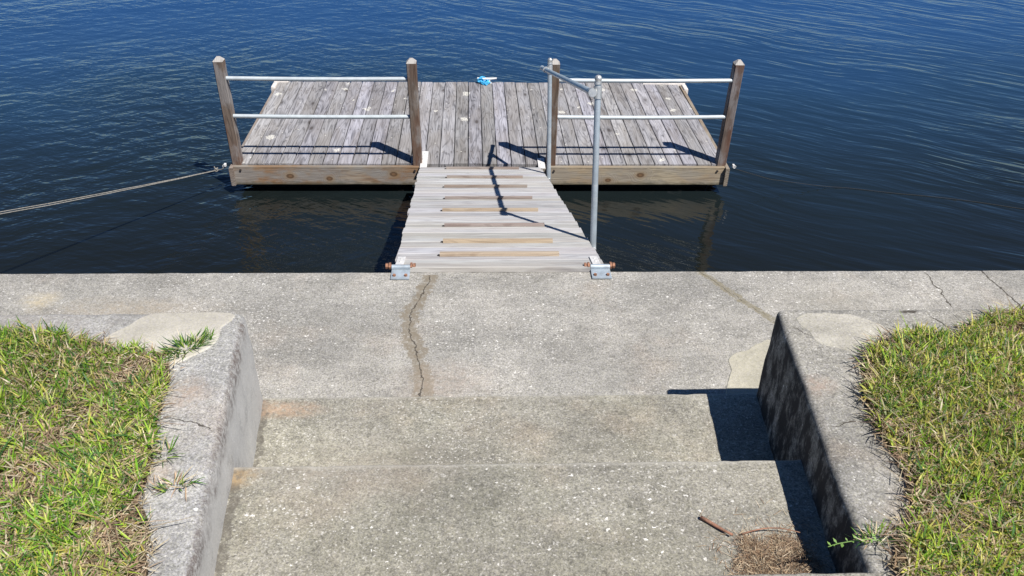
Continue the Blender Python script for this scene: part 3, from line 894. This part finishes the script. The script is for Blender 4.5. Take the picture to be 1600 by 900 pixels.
# hinges at the walkway edge
for (x0, x1, sx) in ((-.505, -.400, -.462), (.632, .744, .672)):
    hg = None
    bm = bmesh.new(); box_bm(bm, (x0, 3.818, .003), (x1, 3.925, .012), .002)
    tube_bm(bm, [(x0, 3.925, .018), (x1, 3.925, .018)], .016, 12)
    hg = from_bm('hinge', bm, M_plate, ramp); smooth_by_angle(hg)
    bm = bmesh.new()
    Mx = Matrix((( 1, 0, 0, 0), (0, rx.y, rz.y, 0), (0, rx.z, rz.z, 0), (0, 0, 0, 1)))
    Mx = Matrix.Translation(R0) @ Mx
    box_bm(bm, (sx - .022 - .003, .02, .002), (sx + .022, .20, .008), .002, Mx)
    for q in (.09, .15):
        tube_bm(bm, [rp(sx, q, .007), rp(sx, q, .012)], .007, 8)
    from_bm('strap', bm, M_strap, hg)
    bm = bmesh.new()
    xa = x0 - .035; xb = x1 + .03
    tube_bm(bm, [(xa, 3.932, .022), (xb, 3.932, .022)], .009, 10)
    for (q0, q1, r) in ((xa, xa + .013, .017), (xa + .018, xa + .03, .020), (xb - .014, xb, .017), (xb - .030, xb - .018, .021)):
        tube_bm(bm, [(q0, 3.932, .022), (q1, 3.932, .022)], r, 6)
    from_bm('axle_bolt', bm, M_rust, hg)
    for q in (x0 + .02, x1 - .02):
        bm = bmesh.new()
        tube_bm(bm, [(q, 3.845, .010), (q, 3.845, .022)], .0095, 6)
        from_bm('bolt', bm, M_rust, hg)

# ------------------------------------------------------------------ mooring lines
bm = bmesh.new()
A = Vector((XL - .085, YF - .01, ZD - .05)); Bp = Vector((-4.72, 3.95, -.02))
for k, off in enumerate((0, .022)):
    pts = []
    for i in range(41):
        t = i / 40
        p = A.lerp(Bp, t) + Vector((off * t * 1.0, 0, -.035 * 4 * t * (1 - t) * (1 + .4 * k)))
        p += Vector((mnoise.noise(p * 3) * .004, 0, mnoise.noise(p * 4) * .004))
        pts.append(p)
    tube_bm(bm, pts, .0036, 7)
# little knot by the dock
for j in range(3):
    c = A.lerp(Bp, .018)
    tube_bm(bm, [c + Vector((.014 * cos(a), .006 * (j - 1), .014 * sin(a))) for a in [q * pi / 5 for q in range(11)]], .006, 6)
tube_bm(bm, [A.lerp(Bp, .018), A.lerp(Bp, .018) + Vector((-.008, -.01, .04))], .005, 6)
tube_bm(bm, [A.lerp(Bp, .018), A.lerp(Bp, .018) + Vector((.022, -.01, .028))], .005, 6)
tube_bm(bm, [(XL - .05, YF, ZD - .03), A], .0065, 7)
o = from_bm('mooring_line', bm, M_rope, None, True)
tag(o, 'pale twisted mooring line tied to the left front corner of the dock above the water', 'rope')
bm = bmesh.new(); box_bm(bm, (-4.78, 3.87, .0), (-4.66, 3.96, .012), .003)
tube_bm(bm, [(-4.72 + .025 * cos(a), 3.94, .015 + .03 * sin(a)) for a in [q * pi / 8 for q in range(9)]], .007, 8)
o = from_bm('eye_bolt', bm, M_fit); tag(o, 'small galvanised eye bolt on the seawall edge holding the pale mooring line', 'eye bolt')
bm = bmesh.new()
pts = []
P = [Vector((XR + .075, YF + .01, ZD - .05)), Vector((2.95, 7.36, -1.17)), Vector((3.60, 7.42, ZW + .006)), Vector((4.4, 7.25, ZW + .004)), Vector((5.4, 6.95, ZW + .004)), Vector((7.0, 6.3, ZW + .004))]
for i in range(len(P) - 1):
    for j in range(10):
        p = P[i].lerp(P[i + 1], j / 10); pts.append(p + Vector((0, mnoise.noise(p * 1.5) * .04, mnoise.noise(p * 6) * .002)))
tube_bm(bm, pts, .0028, 6)
o = from_bm('mooring_line', bm, M_ropedark, None, True)
tag(o, 'thin dark mooring line trailing into the water from the right corner of the dock', 'rope')

# ------------------------------------------------------------------ soil, grass, debris
GL = [(-6, 2.46), (-3.2, 2.46), (-2.4, 2.45), (-1.80, 2.445), (-1.556, 2.43), (-1.42, 2.39), (-1.30, 2.345), (-1.17, 2.31), (-1.10, 2.265), (-1.075, 2.15), (-1.06, 2.00), (-1.018, 1.83), (-1.005, 1.66), (-.93, 1.53), (-.90, 1.43), (-.87, 1.2), (-.9, 0), (-.9, -1.2), (-6, -1.2)]
GR = [(6, 2.53), (3.2, 2.54), (2.2, 2.56), (2.02, 2.53), (1.88, 2.43), (1.79, 2.38), (1.63, 2.40), (1.50, 2.37), (1.40, 2.26), (1.325, 2.08), (1.30, 1.91), (1.31, 1.73), (1.285, 1.60), (1.20, 1.49), (1.12, 1.38), (1.15, 1.2), (1.2, 0), (1.2, -1.2), (6, -1.2)]
def soil(outline, seed):
    pts = []
    m = len(outline)
    for i in range(m):
        p = Vector(outline[i]); q = Vector(outline[(i + 1) % m])
        k = max(1, int((q - p).length / .03)) if abs(p.x) < 3.3 and abs(q.x) < 3.3 and p.y > .9 else 1
        for j in range(k):
            r = p.lerp(q, j / k)
            a = .018 if k > 1 else 0
            pts.append((r.x + a * mnoise.noise(Vector((r.x * 16, r.y * 16, seed))), r.y + a * mnoise.noise(Vector((r.x * 16 + 9, r.y * 16, seed)))))
    bm = prism_bm(pts, .35, H + .012)
    o = from_bm('soil', bm, M_soil); tag(o, kind='structure')
soil(GL, 1); soil(GR, 2)

def inside(px, py, poly):
    r = np.zeros(px.shape, bool)
    m = len(poly)
    for i in range(m):
        x0, y0 = poly[i]; x1, y1 = poly[(i + 1) % m]
        c = ((y0 > py) != (y1 > py)) & (px < (x1 - x0) * (py - y0) / (y1 - y0 + 1e-12) + x0)
        r ^= c
    return r
def fbm(px, py, scale, seed):
    g = np.random.default_rng(seed)
    out = np.zeros_like(px); amp = 1; tot = 0
    for o in range(3):
        for k in range(4):
            a = g.uniform(0, 2 * pi); ph = g.uniform(0, 6.28); fr = scale * 2 ** o * g.uniform(.7, 1.3)
            out += amp * np.sin((px * cos(a) + py * sin(a)) * fr + ph); tot += amp
        amp *= .6
    return out / tot * 2.2
def blades_mesh(name, px, py, pz, L, W, head, lean, curl, col, mat, tipcol=None, segs=3, twist=None):
    n = len(px)
    t = np.linspace(0, 1, segs + 1)
    dirh = np.stack([np.cos(head), np.sin(head), np.zeros(n)], 1)
    side = np.stack([-np.sin(head), np.cos(head), np.zeros(n)], 1)
    if twist is not None:
        side = side * np.cos(twist)[:, None] + np.array([0, 0, 1.])[None] * np.sin(twist)[:, None]
    pos = np.stack([px, py, pz], 1)
    ctr = [pos]
    ang = lean.copy()
    for k in range(segs):
        step = (L / segs)[:, None]
        d = dirh * np.sin(ang)[:, None] + np.array([0, 0, 1.])[None] * np.cos(ang)[:, None]
        ctr.append(ctr[-1] + d * step)
        ang = ang + curl / segs
    prof = [1.0, 1.0, .72, .0] if segs == 3 else list(np.sqrt(1 - t ** 2))
    prof[-1] = 0.0
    verts = []
    for k in range(segs):
        w = (W * prof[k] / 2)[:, None]
        verts += [ctr[k] - side * w, ctr[k] + side * w]
    verts.append(ctr[segs])
    V = np.stack(verts, 1).reshape(-1, 3)
    V[:, 2] = np.maximum(V[:, 2], np.repeat(pz, 2 * segs + 1) * 0 + np.repeat(pz, 2 * segs + 1) - .004)
    nv = 2 * segs + 1
    base = np.arange(n) * nv
    quads = []
    for k in range(segs - 1):
        quads.append(np.stack([base + 2 * k, base + 2 * k + 1, base + 2 * k + 3, base + 2 * k + 2], 1))
    quads = np.concatenate(quads, 0)
    tris = np.stack([base + 2 * segs - 2, base + 2 * segs - 1, base + 2 * segs], 1)
    me = bpy.data.meshes.new(name)
    me.vertices.add(len(V)); me.vertices.foreach_set('co', V.astype(np.float32).ravel())
    loops = np.concatenate([quads.ravel(), tris.ravel()]).astype(np.int32)
    me.loops.add(len(loops)); me.loops.foreach_set('vertex_index', loops)
    starts = np.concatenate([np.arange(len(quads)) * 4, len(quads) * 4 + np.arange(len(tris)) * 3]).astype(np.int32)
    me.polygons.add(len(starts)); me.polygons.foreach_set('loop_start', starts)
    me.polygons.foreach_set('use_smooth', np.ones(len(starts), bool))
    me.update(calc_edges=True); me.validate()
    if tipcol is None: tipcol = col
    cc = []
    for k in range(segs):
        f = t[k]; c = col * (1 - f) + tipcol * f; cc += [c, c]
    cc.append(tipcol)
    CC = np.stack(cc, 1).reshape(-1, 3)
    CC = np.concatenate([CC, np.ones((len(CC), 1))], 1).astype(np.float32)
    a = me.attributes.new('bcol', 'FLOAT_COLOR', 'POINT'); a.data.foreach_set('color', CC.ravel())
    o = bpy.data.objects.new(name, me); C.objects.link(o); me.materials.append(mat)
    return o
def merge(name, objs):
    """join several blade meshes into the first (data level)"""
    bm = bmesh.new()
    for o in objs:
        bm.from_mesh(o.data)
    me = bpy.data.meshes.new(name); 
    bm.to_mesh(me); bm.free()
    me.materials.append(objs[0].data.materials[0])
    for o in objs:
        C.objects.unlink(o); m = o.data; bpy.data.objects.remove(o); bpy.data.meshes.remove(m)
    o = bpy.data.objects.new(name, me); C.objects.link(o)
    return o
GREENS = np.array([[.130, .285, .025], [.20, .37, .032], [.080, .195, .028], [.29, .44, .050], [.055, .145, .042], [.36, .42, .10]])
TANS = np.array([[.60, .48, .29], [.72, .61, .40], [.50, .36, .22], [.56, .40, .26], [.30, .20, .13], [.74, .65, .48]])
def lawn(poly, xr, yr, ng, nt, dead_fn, seed, warm=0.0):
    g = np.random.default_rng(seed)
    # dry thatch lying underneath
    px = g.uniform(*xr, nt); py = g.uniform(*yr, nt)
    k = inside(px + g.normal(0, .018, nt), py + g.normal(0, .018, nt), poly); px, py = px[k], py[k]; n = len(px)
    c = TANS[g.integers(0, 6, n)] * g.uniform(.6, 1.05, (n, 1))
    th = blades_mesh('thatch', px, py, H + .010 + g.uniform(0, .022, n), g.uniform(.02, .07, n), g.uniform(.0015, .0042, n),
                     g.uniform(0, 2 * pi, n), g.uniform(1.15, 1.62, n), g.uniform(-.3, .5, n), c, M_blade, twist=g.uniform(-.9, .9, n))
    # live blades grow in little fans
    nf = ng // 5
    fx = g.uniform(*xr, nf); fy = g.uniform(*yr, nf)
    d = dead_fn(fx, fy, g)
    rag = .035 * fbm(fx, fy, 22, seed + 7)
    k = inside(fx + rag, fy + .7 * rag, poly) & inside(fx - rag, fy + rag, poly) & (g.uniform(0, 1, nf) > d); fx, fy, d = fx[k], fy[k], d[k]
    fh = g.uniform(0, 2 * pi, len(fx)); ft = g.integers(0, 6, len(fx)); fs = g.uniform(.7, 1.2, len(fx))
    rep = 5
    px = np.repeat(fx, rep) + g.normal(0, .004, len(fx) * rep); py = np.repeat(fy, rep) + g.normal(0, .004, len(fx) * rep)
    n = len(px)
    head = np.repeat(fh, rep) + g.normal(0, 1.0, n)
    dd = np.repeat(d, rep)
    idx = np.repeat(ft, rep); idx = np.where(g.uniform(0, 1, n) < .3, g.integers(0, 6, n), idx)
    tone = fbm(px, py, 5.0, seed + 3)
    c = GREENS[idx] * (g.uniform(.75, 1.2, (n, 1)) * (1.12 + .22 * tone[:, None]))
    c = c * np.array([1 + .30 * warm, 1 + .04 * warm, 1 + .1 * warm])[None]
    yl = g.uniform(0, 1, n) < .12 * warm
    c[yl] = np.array([.52, .44, .10])[None] * g.uniform(.7, 1.1, (yl.sum(), 1))
    dry = g.uniform(0, 1, n) < (.02 + .24 * dd)
    c[dry] = TANS[g.integers(0, 6, dry.sum())] * g.uniform(.7, 1.1, (dry.sum(), 1))
    tip = c * g.uniform(.95, 1.35, (n, 1))
    br = g.uniform(0, 1, n) < .14
    tip[br] = TANS[g.integers(0, 4, br.sum())]
    L = g.gamma(8, .0054, n) * np.repeat(fs, rep) * 1.05
    live = blades_mesh('grass', px, py, H + .012 + g.uniform(0, .006, n), np.clip(L, .018, .12), g.uniform(.0026, .0068, n),
                       head, np.clip(g.normal(.85, .35, n), .1, 1.45), g.uniform(-.1, 1.0, n), c, M_blade, tip, twist=g.normal(0, .35, n))
    # long dry runners lying through and over the edge
    nr = 2600
    px = g.uniform(*xr, nr); py = g.uniform(*yr, nr); k = inside(px, py, poly); px, py = px[k], py[k]; n = len(px)
    c = (np.array([[.40, .30, .22], [.30, .20, .15], [.50, .42, .30]])[g.integers(0, 3, n)]) * g.uniform(.7, 1.1, (n, 1))
    ru = blades_mesh('runners', px, py, H + .022 + g.uniform(0, .018, n), g.uniform(.05, .16, n), g.uniform(.0015, .003, n),
                     g.uniform(0, 2 * pi, n), g.uniform(1.35, 1.6, n), g.uniform(-.1, .25, n), c, M_blade, twist=g.uniform(-.5, .5, n))
    o = merge('grass', [live, th, ru])
    return o
def dead_l(x, y, g):
    d = .16 + .60 * fbm(x, y, 6.5, 3)
    d += .75 * np.exp(-(((x + 1.17) / .10) ** 2 + ((y - 2.24) / .07) ** 2))          # bare runners by the patch
    d += .55 * np.clip((2.03 - y) / .40, 0, 1) * (.75 + .5 * fbm(x, y, 7, 9))
    d += .35 * np.exp(-(((x + 1.06) / .06) ** 2 + ((y - 1.85) / .12) ** 2))
    return np.clip(d, .03, .93)
def dead_r(x, y, g):
    d = .24 + .55 * fbm(x, y, 9, 13)
    d += .35 * np.exp(-(((x - 2.12) / .13) ** 2 + ((y - 2.53) / .05) ** 2))
    d += .25 * np.clip((1.75 - y) / .3, 0, 1)
    return np.clip(d, .05, .9)
lo = lawn(GL, (-3.1, -.82), (.95, 2.53), 190000, 52000, dead_l, 21, .45)
tag(lo, 'green and straw coloured lawn grass on the left, behind the pale mortar patch', 'grass', kind='stuff')
ro = lawn(GR, (1.0, 3.2), (.95, 2.59), 190000, 52000, dead_r, 22, 1.0)
tag(ro, 'coarse lawn grass on the right spilling over the shaded wall', 'grass', kind='stuff')

# tufts and runners that creep out over the concrete
def tuft(name, cx, cy, rx_, ry_, n, seed, label, cat, z=H + .008, Lm=.045, heading=None, dry=.12):
    g = np.random.default_rng(seed)
    a = g.uniform(0, 2 * pi, n); r = np.sqrt(g.uniform(0, 1, n))
    ang = heading if heading is not None else 0
    ux = rx_ * r * np.cos(a); uy = ry_ * r * np.sin(a)
    px = cx + ux * cos(ang) - uy * sin(ang); py = cy + ux * sin(ang) + uy * cos(ang)
    c = GREENS[g.integers(0, 5, n)] * g.uniform(.6, 1.05, (n, 1))
    k = g.uniform(0, 1, n) < dry; c[k] = TANS[g.integers(0, 6, k.sum())]
    out = np.arctan2(py - cy, px - cx) + g.normal(0, .7, n)
    o = blades_mesh(name, px, py, np.full(n, z), np.clip(g.normal(Lm, .014, n), .015, .10), g.uniform(.0022, .0045, n), out,
                    np.clip(g.normal(.95, .3, n), .2, 1.45), g.uniform(-.2, .7, n), c, M_blade, c * 1.2, twist=g.normal(0, .3, n))
    tag(o, label, cat)
    return o
tuft('grass_tuft', -1.075, 2.355, .105, .036, 230, 5, 'green grass tuft creeping over the pale mortar patch on the left wall', 'grass tuft', heading=.72)
tuft('grass_tuft', -.985, 1.83, .03, .03, 34, 6, 'small green grass tuft alone on the middle of the left wall edge', 'grass tuft', Lm=.04)
tuft('grass_tuft', -.91, 1.70, .045, .02, 44, 7, 'yellowing grass tuft reaching across the left wall near the bottom of the photo', 'grass tuft', heading=.3, dry=.5)
tuft('grass_tuft', 1.12, 1.468, .055, .022, 70, 8, 'yellow green grass tuft lying on the right wall edge near the dark corner', 'grass tuft', heading=.2, dry=.35)

# a thin sprig hanging over the shaded edge of the right wall
bm = bmesh.new()
pts = [(1.13, 1.462, H + .01), (1.085, 1.458, H + .022), (1.045, 1.455, H + .020), (1.0, 1.452, H + .012), (.975, 1.45, H + .002)]
tube_bm(bm, pts, .0016, 6)
for i, (p, sgn) in enumerate([(Vector(pts[k // 3]).lerp(Vector(pts[k // 3 + 1]), (k % 3) / 3), 1 if k % 2 else -1) for k in range(12)]):
    d = Vector((-.5, sgn * .9, .35 + .2 * sin(i * 2.1))).normalized(); L = .017 + .006 * sin(i * 1.7)
    s_ = d.cross(Vector((0, 0, 1))).normalized() * L * .22
    vs = [bm.verts.new(p), bm.verts.new(p + d * L * .5 + s_), bm.verts.new(p + d * L), bm.verts.new(p + d * L * .5 - s_)]
    bm.faces.new(vs)
M_leaf = plain('sprig_leaf', (.16, .28, .06), .5, 0, .25, 50)
o = from_bm('weed_sprig', bm, M_leaf); tag(o, 'thin green sprig with tiny leaves hanging over the shaded edge of the right wall', 'weed')

# heap of dry clippings on the upper tread, twig beside it
g = np.random.default_rng(40)
n = 5200
Z2 = 2 * S
px = g.normal(.905, .062, n); py = g.uniform(1.395, 1.655, n)
px = .905 + g.uniform(-1, 1, n) * (.125 + .03 * np.sin(py * 30)); 
top = 1.635 + .014 * np.sin(px * 55) - .22 * np.clip(.81 - px, 0, 1)
k = (py < top + g.normal(0, .016, n)) & (px > .775 + g.normal(0, .018, n) + .10 * np.clip(1.56 - py, 0, 1) * 0) & (px < 1.035)
px, py = px[k], py[k]; n = len(px)
hh = .018 * np.clip(1 - ((px - .90) / .14) ** 2, 0, 1) * np.clip((1.66 - py) / .1, 0, 1)
STRAW = np.array([[.34, .235, .145], [.45, .34, .22], [.26, .165, .10], [.52, .42, .29], [.17, .11, .075]])
c = STRAW[g.integers(0, 5, n)] * g.uniform(.7, 1.1, (n, 1))
heap = blades_mesh('clippings', px, py, Z2 + .004 + hh * g.uniform(.2, 1.1, n), g.uniform(.012, .038, n), g.uniform(.0009, .0020, n),
                   g.uniform(0, 2 * pi, n), g.uniform(1.2, 1.65, n), g.uniform(-.5, .5, n), c, M_straw, twist=g.uniform(-1, 1, n))
# loose strays around the heap and a few longer stems
n = 520
px = g.normal(.90, .10, n); py = g.normal(1.59, .07, n); k = (px > .70) & (px < 1.07) & (py > 1.39); px, py = px[k], py[k]; n = len(px)
st = blades_mesh('strays', px, py, np.full(n, Z2 + .003), g.uniform(.015, .05, n), g.uniform(.0009, .0018, n), g.uniform(0, 2 * pi, n),
                 g.uniform(1.4, 1.57, n), g.uniform(-.1, .2, n), STRAW[g.integers(0, 4, n)], M_straw)
heap = merge('dry_clippings', [heap, st])
tag(heap, 'heap of brown dry grass clippings in the shaded corner of the top step', 'clippings', kind='stuff')
bm = bmesh.new()
pts = [Vector((.706, 1.728, Z2 + .008)), Vector((.725, 1.712, Z2 + .009)), Vector((.748, 1.69, Z2 + .010)), Vector((.768, 1.672, Z2 + .011)), Vector((.790, 1.652, Z2 + .014))]
tube_bm(bm, pts, .006, 9, radf=lambda t: .0068 - .0028 * t)
o = from_bm('twig', bm, M_twig, None, True); tag(o, 'short reddish brown twig lying beside the dry clippings', 'twig')
bm = bmesh.new()
pts = [Vector((.82 + .19 * t, 1.655 + .012 * sin(t * 3.1), Z2 + .014 + .012 * sin(t * 3.1))) for t in [i / 12 for i in range(13)]]
tube_bm(bm, pts, .0022, 6, radf=lambda t: .0026 - .0012 * t)
o = from_bm('dry_stem', bm, M_twig, None, True); tag(o, 'thin pale bent stem arching along the top of the clippings heap', 'stem')
